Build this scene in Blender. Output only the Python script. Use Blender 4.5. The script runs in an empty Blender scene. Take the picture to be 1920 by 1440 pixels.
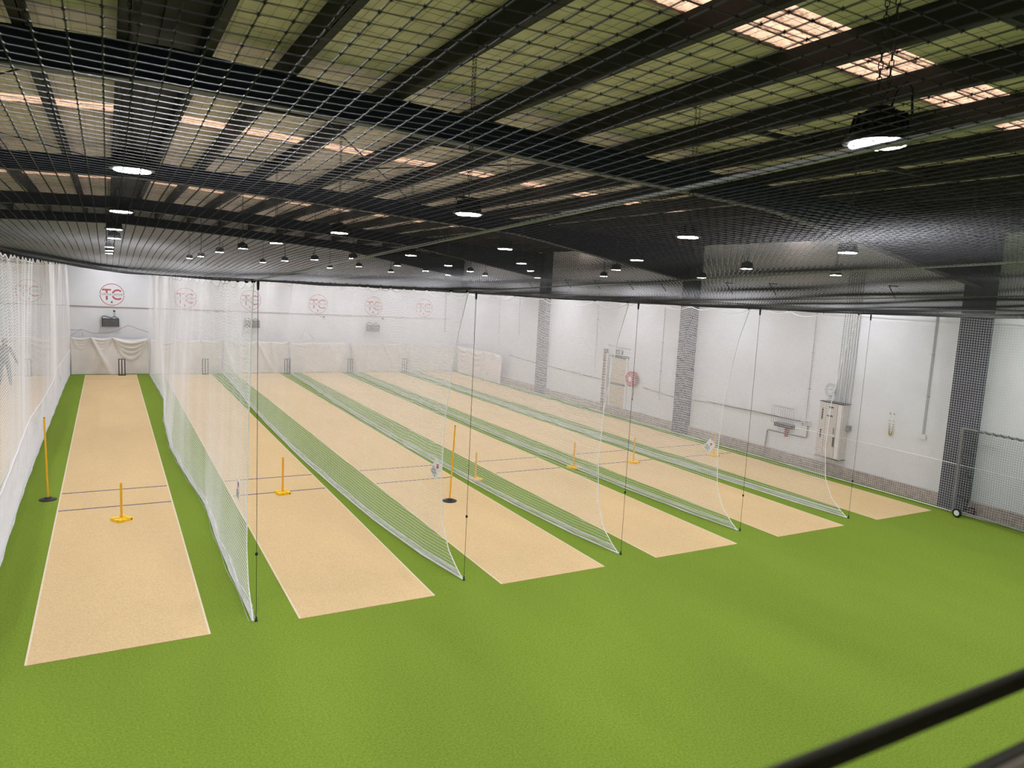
import bpy, math, random
import numpy as np
from mathutils import Vector, Matrix
random.seed(7); rng = np.random.default_rng(7)
S = bpy.context.scene
COL = S.collection

# ---------------------------------------------------------------- camera
cam_d = bpy.data.cameras.new('camera'); cam = bpy.data.objects.new('camera', cam_d); COL.objects.link(cam)
YAW, PITCH, ROLL = 0.5106, 0.1262, 0.0504
CAM = Vector((0.8998, -9.3216, 4.4653))
F = Vector((math.sin(YAW)*math.cos(PITCH), math.cos(YAW)*math.cos(PITCH), -math.sin(PITCH)))
R0 = Vector((math.cos(YAW), -math.sin(YAW), 0)); U0 = R0.cross(F)
Rv = math.cos(ROLL)*R0 + math.sin(ROLL)*U0; Uv = -math.sin(ROLL)*R0 + math.cos(ROLL)*U0
cam.matrix_world = Matrix(((Rv.x, Uv.x, -F.x, CAM.x), (Rv.y, Uv.y, -F.y, CAM.y), (Rv.z, Uv.z, -F.z, CAM.z), (0, 0, 0, 1)))
cam_d.sensor_width = 36.0; cam_d.lens = 1361.72/1920*36.0
cam_d.clip_start = 0.02; cam_d.clip_end = 200
cam_d.dof.use_dof = True; cam_d.dof.focus_distance = 11.0; cam_d.dof.aperture_fstop = 8.5
S.camera = cam

# ---------------------------------------------------------------- world, exposure
W = bpy.data.worlds.new('world'); S.world = W; W.use_nodes = True
bg = W.node_tree.nodes['Background']; bg.inputs[0].default_value = (1.0, 0.80, 0.66, 1); bg.inputs[1].default_value = 2.4
S.view_settings.view_transform = 'Standard'; S.view_settings.look = 'None'
S.view_settings.gamma = 1.0; S.view_settings.use_curve_mapping = False
S.view_settings.exposure = 0.09
S.cycles.max_bounces = 4; S.cycles.diffuse_bounces = 3; S.cycles.glossy_bounces = 1; S.cycles.caustics_reflective = False; S.cycles.caustics_refractive = False
S.cycles.use_adaptive_sampling = True; S.cycles.adaptive_threshold = 0.04
LAMP_E = 380.0         # radiance of each lamp's lens
LAMP_COL = (0.95, 0.96, 1.0)

# ---------------------------------------------------------------- materials
def nodes(m): return m.node_tree.nodes, m.node_tree.links
def mat(name, col, rough=0.6, metal=0.0, var=0.08, scale=8.0, bump=0.0, bscale=60.0, spec=0.3, coord='Object'):
    m = bpy.data.materials.new(name); m.use_nodes = True; N, L = nodes(m)
    b = N['Principled BSDF']; b.inputs['Roughness'].default_value = rough; b.inputs['Metallic'].default_value = metal
    b.inputs['Specular IOR Level'].default_value = spec
    tc = N.new('ShaderNodeTexCoord'); nz = N.new('ShaderNodeTexNoise'); nz.inputs['Scale'].default_value = scale; nz.inputs['Detail'].default_value = 5
    L.new(tc.outputs[coord], nz.inputs['Vector'])
    r = N.new('ShaderNodeMapRange'); r.inputs['From Min'].default_value = 0.3; r.inputs['From Max'].default_value = 0.7
    r.inputs['To Min'].default_value = 1-var; r.inputs['To Max'].default_value = 1+var
    L.new(nz.outputs['Fac'], r.inputs['Value'])
    mx = N.new('ShaderNodeVectorMath'); mx.operation = 'SCALE'; mx.inputs[0].default_value = col[:3]
    L.new(r.outputs['Result'], mx.inputs['Scale']); L.new(mx.outputs['Vector'], b.inputs['Base Color'])
    if bump:
        n2 = N.new('ShaderNodeTexNoise'); n2.inputs['Scale'].default_value = bscale; n2.inputs['Detail'].default_value = 3
        L.new(tc.outputs[coord], n2.inputs['Vector'])
        bp = N.new('ShaderNodeBump'); bp.inputs['Strength'].default_value = bump; bp.inputs['Distance'].default_value = 0.01
        L.new(n2.outputs['Fac'], bp.inputs['Height']); L.new(bp.outputs['Normal'], b.inputs['Normal'])
    return m
def fibre(name, a, b_, fine, wide, amt, rough=0.95, bump=0.35):
    """carpet-like surface: fine speckle between two colours plus broad soft wear"""
    m = bpy.data.materials.new(name); m.use_nodes = True; N, L = nodes(m); p = N['Principled BSDF']
    p.inputs['Roughness'].default_value = rough; p.inputs['Specular IOR Level'].default_value = 0.08
    tc = N.new('ShaderNodeTexCoord')
    n1 = N.new('ShaderNodeTexNoise'); n1.inputs['Scale'].default_value = fine; n1.inputs['Detail'].default_value = 4; n1.inputs['Roughness'].default_value = 0.75
    n2 = N.new('ShaderNodeTexNoise'); n2.inputs['Scale'].default_value = wide; n2.inputs['Detail'].default_value = 6
    mp = N.new('ShaderNodeMapping'); mp.inputs['Scale'].default_value = (1, 0.35, 1)
    L.new(tc.outputs['Object'], n1.inputs['Vector']); L.new(tc.outputs['Object'], mp.inputs['Vector']); L.new(mp.outputs['Vector'], n2.inputs['Vector'])
    cr = N.new('ShaderNodeValToRGB'); cr.color_ramp.elements[0].position = 0.34; cr.color_ramp.elements[1].position = 0.66
    cr.color_ramp.elements[0].color = (*a, 1); cr.color_ramp.elements[1].color = (*b_, 1); L.new(n1.outputs['Fac'], cr.inputs['Fac'])
    r = N.new('ShaderNodeMapRange'); r.inputs['From Min'].default_value = 0.3; r.inputs['From Max'].default_value = 0.7
    r.inputs['To Min'].default_value = 1-amt; r.inputs['To Max'].default_value = 1+amt; L.new(n2.outputs['Fac'], r.inputs['Value'])
    mx = N.new('ShaderNodeVectorMath'); mx.operation = 'SCALE'; L.new(cr.outputs['Color'], mx.inputs[0]); L.new(r.outputs['Result'], mx.inputs['Scale'])
    L.new(mx.outputs['Vector'], p.inputs['Base Color'])
    bp = N.new('ShaderNodeBump'); bp.inputs['Strength'].default_value = bump; bp.inputs['Distance'].default_value = 0.01
    L.new(n1.outputs['Fac'], bp.inputs['Height']); L.new(bp.outputs['Normal'], p.inputs['Normal'])
    return m
def emit(name, col, s):
    m = bpy.data.materials.new(name); m.use_nodes = True; b = m.node_tree.nodes['Principled BSDF']
    b.inputs['Base Color'].default_value = (*col, 1); b.inputs['Emission Color'].default_value = (*col, 1); b.inputs['Emission Strength'].default_value = s
    return m
M = {}
M['turf'] = fibre('green_turf', (0.145, 0.222, 0.022), (0.238, 0.336, 0.045), 40, 0.5, 0.09)
M['mat'] = fibre('sand_mat', (0.64, 0.45, 0.235), (0.78, 0.585, 0.335), 45, 0.8, 0.05)
M['wall'] = mat('white_wall_paint', (0.80, 0.805, 0.85), 0.7, var=0.03, scale=1.5, bump=0.05)
M['kerb'] = mat('reddish_kerb', (0.43, 0.345, 0.32), 0.85, var=0.25, scale=9)
M['roof'] = mat('cream_roof_blanket', (0.72, 0.64, 0.645), 0.65, var=0.14, scale=3.0, bump=0.3, bscale=14)
M['navy'] = mat('navy_steel', (0.008, 0.010, 0.030), 0.6, var=0.2, scale=2)
M['column'] = mat('slate_column_paint', (0.055, 0.06, 0.085), 0.6, var=0.1, scale=2)
M['purlin'] = mat('galvanised_purlin', (0.022, 0.022, 0.025), 0.7, metal=0.0, var=0.2, scale=3)
M['flange'] = mat('grey_flange_paint', (0.13, 0.13, 0.15), 0.6, var=0.15, scale=3)
M['whitenet'] = mat('white_twine', (0.91, 0.895, 0.93), 0.8, var=0.05, scale=20)
M['blacknet'] = mat('black_twine', (0.046, 0.045, 0.047), 0.85, var=0.25, scale=30, spec=0.1)
M['wire'] = mat('steel_wire', (0.24, 0.24, 0.24), 0.5, metal=0.3, var=0.1)
M['darkwire'] = mat('dark_mesh_wire', (0.05, 0.05, 0.045), 0.6, var=0.1)
M['blackrope'] = mat('black_rope', (0.015, 0.015, 0.017), 0.7, var=0.2, scale=30)
M['canvas'] = mat('white_canvas', (0.75, 0.71, 0.68), 0.85, var=0.05, scale=2.5, bump=0.06, bscale=40)
M['blue'] = mat('blue_line_paint', (0.022, 0.035, 0.15), 0.8, var=0.35, scale=25)
M['dullline'] = mat('dull_line_paint', (0.22, 0.17, 0.13), 0.8, var=0.3, scale=25)
M['edge'] = mat('pale_edge_line', (0.76, 0.67, 0.51), 0.9, var=0.08, scale=20)
M['yellow'] = mat('yellow_plastic', (0.95, 0.60, 0.015), 0.45, var=0.05)
M['orange'] = mat('amber_plastic', (0.90, 0.46, 0.02), 0.45, var=0.05)
M['black'] = mat('black_plastic', (0.012, 0.012, 0.014), 0.5, var=0.1)
M['charcoal'] = mat('charcoal_metal', (0.035, 0.035, 0.04), 0.5, var=0.1)
M['white'] = mat('white_plastic', (0.78, 0.78, 0.77), 0.5, var=0.03)
M['paper'] = mat('paper', (0.82, 0.83, 0.85), 0.8, var=0.02)
M['red'] = mat('red_paint', (0.50, 0.025, 0.03), 0.5, var=0.08)
M['logored'] = mat('logo_red', (0.47, 0.045, 0.055), 0.7, var=0.08)
M['ink'] = mat('dark_ink', (0.03, 0.035, 0.05), 0.7, var=0.1)
M['greyink'] = mat('grey_ink', (0.11, 0.12, 0.15), 0.7, var=0.1)
M['door'] = mat('beige_door_paint', (0.60, 0.52, 0.40), 0.6, var=0.04)
M['panel'] = mat('blush_beige_enamel', (0.66, 0.60, 0.57), 0.5, var=0.03)
M['brownred'] = mat('oxide_red_paint', (0.27, 0.04, 0.045), 0.6, var=0.25, scale=14)
M['grey'] = mat('grey_pipe', (0.25, 0.25, 0.25), 0.5, metal=0.2, var=0.1)
M['lightgrey'] = mat('light_grey_conduit', (0.46, 0.46, 0.46), 0.5, var=0.05)
M['rope'] = mat('pinkish_rope', (0.38, 0.26, 0.24), 0.9, var=0.1, scale=30)
M['brass'] = mat('brass_chain', (0.55, 0.36, 0.08), 0.4, metal=0.5, var=0.1)
M['teal'] = mat('exit_green', (0.05, 0.13, 0.13), 0.5, var=0.05)
M['wood'] = mat('brown_ledge_board', (0.30, 0.25, 0.20), 0.7, var=0.15, scale=6)
M['rail'] = mat('dark_rail_paint', (0.10, 0.092, 0.078), 0.95, var=0.1, spec=0.02)
M['skin'] = mat('skin', (0.35, 0.21, 0.15), 0.6, var=0.04)
M['hair'] = mat('dark_hair', (0.02, 0.017, 0.015), 0.7, var=0.1)
M['cloth'] = mat('dark_grey_clothes', (0.045, 0.047, 0.055), 0.85, var=0.12, scale=12)
M['lens'] = emit('lamp_lens', LAMP_COL, LAMP_E)
def skymat():
    m = bpy.data.materials.new('stained_skylight_sheet'); m.use_nodes = True; N, L = nodes(m); N.remove(N['Principled BSDF'])
    tc = N.new('ShaderNodeTexCoord'); n1 = N.new('ShaderNodeTexNoise'); n1.inputs['Scale'].default_value = 26; n1.inputs['Detail'].default_value = 6; n1.inputs['Roughness'].default_value = 0.8
    mp = N.new('ShaderNodeMapping'); mp.inputs['Scale'].default_value = (0.5, 1.2, 1); L.new(tc.outputs['Object'], mp.inputs['Vector']); L.new(mp.outputs['Vector'], n1.inputs['Vector'])
    wv = N.new('ShaderNodeTexWave'); wv.bands_direction = 'Y'; wv.inputs['Scale'].default_value = 1.57; wv.inputs['Distortion'].default_value = 0.6; wv.inputs['Detail'].default_value = 2
    L.new(tc.outputs['Object'], wv.inputs['Vector'])
    ad = N.new('ShaderNodeMath'); ad.operation = 'MULTIPLY_ADD'; L.new(wv.outputs['Fac'], ad.inputs[0]); ad.inputs[1].default_value = 0.50; L.new(n1.outputs['Fac'], ad.inputs[2])
    cr = N.new('ShaderNodeValToRGB'); e = cr.color_ramp.elements; e[0].position = 0.72; e[0].color = (0.035, 0.024, 0.016, 1); e[1].position = 0.99; e[1].color = (0.85, 0.66, 0.54, 1)
    L.new(ad.outputs[0], cr.inputs['Fac'])
    tr = N.new('ShaderNodeBsdfTranslucent'); df = N.new('ShaderNodeBsdfDiffuse'); df.inputs[0].default_value = (0.2, 0.18, 0.15, 1); mix = N.new('ShaderNodeMixShader'); mix.inputs[0].default_value = 0.15
    L.new(cr.outputs['Color'], tr.inputs['Color']); L.new(tr.outputs[0], mix.inputs[1]); L.new(df.outputs[0], mix.inputs[2]); L.new(mix.outputs[0], N['Material Output'].inputs['Surface'])
    return m
M['skylight'] = skymat()

# ---------------------------------------------------------------- helpers
class MB:
    def __init__(s): s.v = []; s.f = []
    def add(s, v, f):
        o = len(s.v); s.v += [tuple(p) for p in v]; s.f += [tuple(i+o for i in q) for q in f]; return s
    def box(s, x0, x1, y0, y1, z0, z1):
        return s.add([(x0,y0,z0),(x1,y0,z0),(x1,y1,z0),(x0,y1,z0),(x0,y0,z1),(x1,y0,z1),(x1,y1,z1),(x0,y1,z1)],
                     [(3,2,1,0),(4,5,6,7),(0,1,5,4),(1,2,6,5),(2,3,7,6),(3,0,4,7)])
    def bev(s, x0, x1, y0, y1, z0, z1, b):
        """box with chamfered top and side edges"""
        def ring(i, z): return [(x0+i+b,y0+i,z),(x1-i-b,y0+i,z),(x1-i,y0+i+b,z),(x1-i,y1-i-b,z),(x1-i-b,y1-i,z),(x0+i+b,y1-i,z),(x0+i,y1-i-b,z),(x0+i,y0+i+b,z)]
        v = ring(0,z0)+ring(0,z1-b)+ring(b,z1); f = [tuple(range(7,-1,-1)), tuple(range(16,24))]
        for k in (0,8):
            for i in range(8): j = (i+1) % 8; f.append((k+i,k+j,k+8+j,k+8+i))
        return s.add(v, f)
    def tube(s, pts, r, n=8, cap=True):
        pts = [Vector(p) for p in pts]; v = []; f = []; rr = r if isinstance(r, (list, tuple)) else [r]*len(pts)
        t0 = (pts[1]-pts[0]).normalized(); a = Vector((0,0,1)) if abs(t0.z) < .9 else Vector((1,0,0)); u = t0.cross(a).normalized()
        for i, p in enumerate(pts):
            t = (pts[min(i+1,len(pts)-1)]-pts[max(i-1,0)]).normalized(); u = (u-t*u.dot(t)).normalized(); w = t.cross(u)
            for k in range(n): q = 2*math.pi*k/n; v.append(p+(u*math.cos(q)+w*math.sin(q))*rr[i])
        for i in range(len(pts)-1):
            for k in range(n): j = (k+1) % n; f.append((i*n+k, i*n+j, (i+1)*n+j, (i+1)*n+k))
        if cap: f.append(tuple(range(n-1,-1,-1))); f.append(tuple(range((len(pts)-1)*n, len(pts)*n)))
        return s.add(v, f)
    def lathe(s, prof, n=24, c=(0,0,0), axis='z'):
        v = []; f = []
        for r, z in prof:
            for k in range(n):
                q = 2*math.pi*k/n; a, b = r*math.cos(q), r*math.sin(q)
                p = (a,b,z) if axis == 'z' else ((z,a,b) if axis == 'x' else (b,z,a)); v.append((p[0]+c[0],p[1]+c[1],p[2]+c[2]))
        for i in range(len(prof)-1):
            for k in range(n): j = (k+1) % n; f.append((i*n+k, i*n+j, (i+1)*n+j, (i+1)*n+k))
        f.append(tuple(range(n-1,-1,-1))); f.append(tuple(range((len(prof)-1)*n, len(prof)*n)))
        return s.add(v, f)
    def mesh(s, name, m, smooth=False):
        me = bpy.data.meshes.new(name); me.from_pydata(s.v, [], s.f); me.update()
        if smooth: me.polygons.foreach_set('use_smooth', [True]*len(me.polygons))
        me.materials.append(M[m] if isinstance(m, str) else m); return me
    def build(s, name, m, parent=None, loc=(0,0,0), rot=(0,0,0), smooth=False):
        return link(name, s.mesh(name, m, smooth), parent, loc, rot)
def link(name, me, parent=None, loc=(0,0,0), rot=(0,0,0)):
    o = bpy.data.objects.new(name, me); COL.objects.link(o); o.location = loc; o.rotation_euler = rot
    if parent is not None: o.parent = parent
    return o
def tag(o, label, cat, group=None, kind=None):
    o['label'] = label; o['category'] = cat
    if group: o['group'] = group
    if kind: o['kind'] = kind
    return o
def empty(name, loc=(0,0,0), rot=(0,0,0)):
    o = bpy.data.objects.new(name, None); COL.objects.link(o); o.location = loc; o.rotation_euler = rot; o.empty_display_size = .1; return o
def struct(o, label=None):
    o['kind'] = 'structure'
    if label: o['label'] = label
    return o
def strands_arrays(P, r, nrm):
    """P (N,M,3) polylines -> triangular tubes as vertex and face arrays"""
    P = np.asarray(P, float); N, Mn, _ = P.shape
    T = np.gradient(P, axis=1); T /= np.linalg.norm(T, axis=2, keepdims=True)+1e-12
    n = np.asarray(nrm, float)*np.ones_like(P); n -= T*(n*T).sum(2, keepdims=True); n /= np.linalg.norm(n, axis=2, keepdims=True)+1e-12
    b = np.cross(T, n); V = np.empty((N, Mn, 3, 3))
    for k in range(3):
        a = 2*math.pi*k/3; V[:, :, k] = P+r*(math.cos(a)*n+math.sin(a)*b)
    idx = np.arange(N*Mn*3).reshape(N, Mn, 3); a = idx[:, :-1]; c = idx[:, 1:]
    Fq = np.stack([a, np.roll(a, -1, 2), np.roll(c, -1, 2), c], -1).reshape(-1, 4)
    return V.reshape(-1, 3), Fq
def knots_arrays(P, r):
    P = np.asarray(P, float).reshape(-1, 3); D = np.array([(1,0,0),(0,1,0),(-1,0,0),(0,-1,0),(0,0,1),(0,0,-1)], float)*r
    V = (P[:, None]+D[None]).reshape(-1, 3)
    base = np.array([(0,1,4,4),(1,2,4,4),(2,3,4,4),(3,0,4,4),(1,0,5,5),(2,1,5,5),(3,2,5,5),(0,3,5,5)])[:, :3]
    return V, (base[None]+6*np.arange(len(P))[:, None, None]).reshape(-1, 3)
def array_mesh(name, parts, m):
    nv = 0; VV = []; loops = []; starts = []; tot = []; off = 0
    for V, Fc in parts:
        VV.append(V); loops.append((Fc+nv).reshape(-1)); k = Fc.shape[1]; nv += len(V)
        starts.append(off+np.arange(len(Fc))*k); tot.append(np.full(len(Fc), k)); off += Fc.size
    V = np.concatenate(VV).astype(np.float32); lp = np.concatenate(loops).astype(np.int32); st = np.concatenate(starts).astype(np.int32)
    me = bpy.data.meshes.new(name); me.vertices.add(len(V)); me.vertices.foreach_set('co', V.ravel())
    me.loops.add(len(lp)); me.loops.foreach_set('vertex_index', lp); me.polygons.add(len(st)); me.polygons.foreach_set('loop_start', st)
    me.update(calc_edges=True); me.materials.append(M[m]); return me
def text_mesh(body, size, m, extrude=0.002, bold=0.0, name='lettering'):
    cu = bpy.data.curves.new('t', 'FONT'); cu.body = body; cu.size = size; cu.align_x = 'CENTER'; cu.align_y = 'CENTER'; cu.extrude = extrude; cu.offset = bold; cu.resolution_u = 3
    o = bpy.data.objects.new('t', cu); COL.objects.link(o); bpy.context.view_layer.update()
    me = bpy.data.meshes.new_from_object(o.evaluated_get(bpy.context.evaluated_depsgraph_get())); me.name = name
    bpy.data.objects.remove(o); bpy.data.curves.remove(cu); me.materials.clear(); me.materials.append(M[m]); return me

# ---------------------------------------------------------------- layout numbers (metres)
MATW, LP = 1.965, 3.0532                 # mat width, lane pitch; lane four's mat starts at x = 0
LANES = {n: (n-4)*LP for n in range(3, 10)}
WORD = {2:'two', 3:'three', 4:'four', 5:'five', 6:'six', 7:'seven', 8:'eight', 9:'nine'}
YE = 27.05                               # end wall
XR, XL, YF = 17.9, -14.9, -14.5          # right, left and front walls
RX, SL = 1.5, 0.045                      # ridge line, roof slope
ROOF = 7.16
FRAMES = [-9.3, -0.16, 9.0, 18.2, 26.6]
def roofz(x): return ROOF-SL*abs(x-RX)

# ---------------------------------------------------------------- setting
struct(MB().box(XL-.3, XR+.3, YF-.3, YE+.3, -.2, 0).build('floor', 'turf'), 'green artificial turf floor')
wr = struct(MB().box(XR, XR+.25, YF, YE+.25, 0, 7.0).build('wall_right', 'wall'), 'white right-hand wall')
struct(MB().box(XL-.25, XL, YF, YE+.25, 0, 7.0).build('wall_left', 'wall'))
struct(MB().box(XL-.25, XR+.25, YF-.25, YF, 0, 7.4).build('wall_front', 'wall'))
wb = struct(MB().box(XL-.25, XR+.25, YE+.012, YE+.25, 0, 7.5).build('wall_back', 'wall'), 'white end wall of upright panels')
x = 1.38-6*LP
while x < XR:
    a, b = max(x, XL), min(x+LP, XR)
    if b-a > .05: MB().box(a+.005, b-.005, YE, YE+.012, 0.0, roofz((a+b)/2)-.25).build('wall_panel', 'wall', wb)
    x += LP
struct(MB().bev(-.065, 0, YF, YE, 0, .30, .01).build('baseboard_right', 'kerb', None, (XR, 0, 0)), 'reddish-brown kerb along the right wall')
# roof blanket with gaps for the skylight strips
SKY = [(-4.78, -4.00), (4.52, 5.28), (14.90, 15.66), (23.4, 24.1)]
edges = [YF]+[e for s in SKY for e in s]+[YE+.2]
mb = MB()
def roofslab(mb, x0, x1, y0, y1, t=.06):
    z0, z1 = roofz(x0), roofz(x1)
    mb.add([(x0,y0,z0),(x1,y0,z1),(x1,y1,z1),(x0,y1,z0),(x0,y0,z0+t),(x1,y0,z1+t),(x1,y1,z1+t),(x0,y1,z0+t)], [(0,1,2,3),(7,6,5,4),(0,4,5,1),(1,5,6,2),(2,6,7,3),(3,7,4,0)])
for i in range(0, len(edges)-1, 2):
    roofslab(mb, XL-.25, RX, edges[i], edges[i+1]); roofslab(mb, RX, XR+.25, edges[i], edges[i+1])
for a, b in SKY:
    roofslab(mb, 1.05, RX, a, b); roofslab(mb, RX, 1.88, a, b)
struct(mb.build('ceiling', 'roof'), 'cream roof lining between dark purlins')
struct(MB().box(RX-.36, RX+.36, YF, YE, ROOF-.055, ROOF-.02).box(RX-.05, RX+.05, YF, YE, ROOF-.10, ROOF-.055).build('ridge_capping', 'purlin'), 'dark capping strip under the roof ridge')
PUR = [RX-.36, RX+.36]+[2.78+1.31*k for k in range(12)]+[2*RX-2.78-1.31*k for k in range(13)]
PUR = sorted(p for p in PUR if XL < p < XR)
def purlin(x):
    z1 = roofz(x)-.005; z0 = z1-.25; s = 1 if x > RX else -1; m = MB()
    m.box(x-.012, x+.012, YF, YE, z0, z1); m.box(min(x, x+s*.10), max(x, x+s*.10), YF, YE, z0, z0+.012); m.box(min(x, x+s*.10), max(x, x+s*.10), YF, YE, z1-.012, z1)
    m.box(x+s*.10-.004, x+s*.10+.004, YF, YE, z0, z0+.03)
    return m
for x in PUR: struct(purlin(x).build('roof_purlin', 'purlin'))
# skylight strips, one corrugated pane in each purlin bay
for wi, (a, b) in enumerate(SKY):
    w = struct(empty('window_%d' % (wi+1), (0, a, 0))); w['label'] = 'stained skylight strip crossing the roof'
    cols = [(p, q) for p, q in zip(PUR[:-1], PUR[1:]) if (q <= 1.2 or p >= 1.8) and q > -7]
    for p, q in cols:
        ny = 24; V = []; Fc = []
        for j in range(ny+1):
            yy = -.05+(b-a+.1)*j/ny; dz = .028*math.tanh(3*math.sin(2*math.pi*yy/.2))
            for xx in (p+.0, q-.0): V.append((xx, yy, roofz(xx)+.05+dz))
        for j in range(ny): Fc.append((2*j, 2*j+1, 2*j+3, 2*j+2))
        MB().add(V, Fc).build('pane', 'skylight', w)
# portal frames: haunched rafters and columns
def rafter(y):
    r = empty('roof_beam', (0, y, 0)); struct(r, 'deep navy rafter of the roof frame'); hw = .09
    for s in (1, -1):
        st = [(0, 6.53), (3.0, 6.42), (9.5, 6.10), (10.4, 5.98), (16.2, 5.08)]
        top = [roofz(RX+d)-.255 for d, _ in st]
        m = MB(); fl = MB()
        for (d0, b0), (d1, b1), t0, t1 in zip(st[:-1], st[1:], top[:-1], top[1:]):
            xa, xb = RX+s*d0, RX+s*d1
            if s < 0: xa, xb, b0, b1, t0, t1 = xb, xa, b1, b0, t1, t0
            for mm, ya, yb, za0, za1, zb0, zb1 in ((m, -.02, .02, b0, t0, b1, t1), (m, -hw, hw, t0-.02, t0, t1-.02, t1), (fl, -hw, hw, b0-.02, b0, b1-.02, b1)):
                mm.add([(xa,ya,za0),(xb,ya,zb0),(xb,yb,zb0),(xa,yb,za0),(xa,ya,za1),(xb,ya,zb1),(xb,yb,zb1),(xa,yb,za1)],
                       [(3,2,1,0),(4,5,6,7),(0,1,5,4),(1,2,6,5),(2,3,7,6),(3,0,4,7)])
        m.build('web', 'navy', r); fl.build('bottom_flange', 'flange', r)
for y in FRAMES: rafter(y)
for y in FRAMES[:4]:
    for x0, x1 in ((XR-.26, XR), (XL, XL+.26)):
        struct(MB().box(-.0, x1-x0, -.29, .29, 0, 6.3).build('column', 'column', None, (x0, y, 0)), 'dark slate column standing against the wall')
# light bridging between purlins and brace rods
for y, lo, hi in ((-2.3, 5, 9), (2.0, 1, 4), (7.1, 1, 8), (12.6, 0, 9), (-6.0, 4, 9)):
    ks = [p for p in PUR if p > RX]
    for k in range(lo, hi, 2):
        if k+1 < len(ks): struct(MB().box(ks[k]+.09, ks[k+1]-.013, y-.03, y+.03, roofz(ks[k])-.23, roofz(ks[k])-.17).build('bridging_strut', 'purlin'))
for (x0, y0, x1, y1) in ((2.8, -.1, 8.0, 8.9), (8.0, -.1, 2.8, 8.9), (-4.5, -.1, .9, 8.9), (.9, -.1, -4.5, 8.9), (8.0, 9.1, 13.2, 18.1)):
    struct(MB().tube([(x0, y0, roofz(x0)-.33), (x1, y1, roofz(x1)-.33)], .011, 6).build('brace_rod', 'navy'))
# fine safety mesh stretched under the roof lining
def safety_mesh():
    xs = np.arange(-6.0, XR-.3, .15); ys = np.arange(-8.5, YE-.2, .30); parts = []
    zz = lambda X: ROOF-.012-SL*np.abs(X-RX)
    A = np.stack([np.repeat(xs[:, None], 2, 1), np.tile([-8.5, YE-.2], (len(xs), 1)), np.repeat(zz(xs)[:, None], 2, 1)], -1); parts.append(strands_arrays(A, .0018, (0,0,1)))
    X3 = np.array([-6.0, RX, XR-.3]); B = np.stack([np.tile(X3, (len(ys), 1)), np.repeat(ys[:, None], 3, 1), np.tile(zz(X3), (len(ys), 1))], -1); parts.append(strands_arrays(B, .0018, (0,0,1)))
    return array_mesh('roof_safety_mesh', parts, 'darkwire')
struct(link('roof_safety_mesh', safety_mesh()), 'thin wire mesh under the roof lining')

# ---------------------------------------------------------------- lanes
def strip(x0, x1, y0, y1, z, m, name, parent, t=.002): return MB().box(x0, x1, y0, y1, z, z+t).build(name, m, parent)
for n, x0 in LANES.items():
    r = empty('pitch_mat', (x0, 0, 0)); tag(r, 'sand-coloured pitch mat of lane %s under wall number %d' % (WORD[n], n), 'mat', 'sand-coloured pitch mats')
    MB().bev(0, MATW, 0, 26.58, 0, .008, .003).build('surface', 'mat', r)
    for xa in (.004, MATW-.026): strip(xa, xa+.022, .01, 26.55, .008, 'edge', 'edge_line', r, .001)
    for ya in (6.09, 7.31): strip(.03, MATW-.03, ya-.021, ya+.021, .008, 'blue', 'crease_line', r, .0012)
    strip(.03, MATW-.03, 25.12, 25.145, .008, 'dullline', 'crease_line', r, .0012)

# ---------------------------------------------------------------- nets
CX = [-3.62, -.56, 2.54, 5.63, 8.68, 11.75, 14.73, 17.45]      # cable lines
def cable_z(i, Y):
    Y = np.asarray(Y, float)
    if i <= 1:
        return 4.70+.010*np.maximum(0, 6-Y)+.0*Y
    base = [0, 0, 4.44, 4.45, 4.40, 4.385, 4.37, 4.46][i]
    slope = [0, 0, .049, .047, .047, .040, .030, .016][i]
    d = np.maximum(0, .5-Y); return base+slope*d-.0007*d*np.maximum(0, 14-d)*.35
def ceil_z(X, Y):
    X = np.asarray(X, float); Y = np.asarray(Y, float); X, Y = np.broadcast_arrays(X, Y)
    zs = np.stack([cable_z(i, Y) for i in range(len(CX))], 0)
    k = np.clip(np.searchsorted(CX, X, side='right')-1, 0, len(CX)-2); cx = np.array(CX)
    t = np.clip((X-cx[k])/(cx[k+1]-cx[k]), 0, 1)
    za = np.take_along_axis(zs, k[None], 0)[0]; zb = np.take_along_axis(zs, k[None]+1, 0)[0]
    z = za*(1-t)+zb*t; w = 4*t*(1-t)
    ss = np.clip((Y+5)/4.7, 0, 1); ss = ss*ss*(3-2*ss)
    amt = np.where(k <= 1, .105, .03+.012*np.sin(k*2.1+.6))
    z = z-amt*ss*w*(.85+.15*np.sin(Y*.55+k))+.007*np.sin(Y*2.3+X*1.3)+.006*np.sin(X*5.1-Y*.7)
    return z
def ceiling_net():
    p = .05; xs = np.arange(-3.6, 17.46, p); ys = np.arange(-10.4, 26.9, p)
    Yg = np.concatenate([np.arange(-10.4, 0, .3), np.arange(0, 26.96, .55)]); Xg = np.arange(-3.6, 17.6, .26)
    A = np.stack(np.broadcast_arrays(xs[:, None], Yg[None], ceil_z(xs[:, None], Yg[None])), -1)
    B = np.stack(np.broadcast_arrays(Xg[None], ys[:, None], ceil_z(Xg[None], ys[:, None])), -1)
    jx = .004*np.sin(B[..., 1]*37)*0; parts = [strands_arrays(A, .0016, (0,0,1)), strands_arrays(B, .0011, (0,0,1))]
    kx = np.arange(-3.6, 9.5, p); ky = np.arange(-10.4, -2.0, p)
    K = np.stack(np.broadcast_arrays(kx[:, None], ky[None], ceil_z(kx[:, None], ky[None])), -1)
    parts.append(knots_arrays(K, .0042))
    return array_mesh('ceiling_net', parts, 'blacknet')
cn = tag(link('ceiling_net', ceiling_net()), 'black square-mesh netting stretched overhead above all the lanes', 'net')

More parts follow.
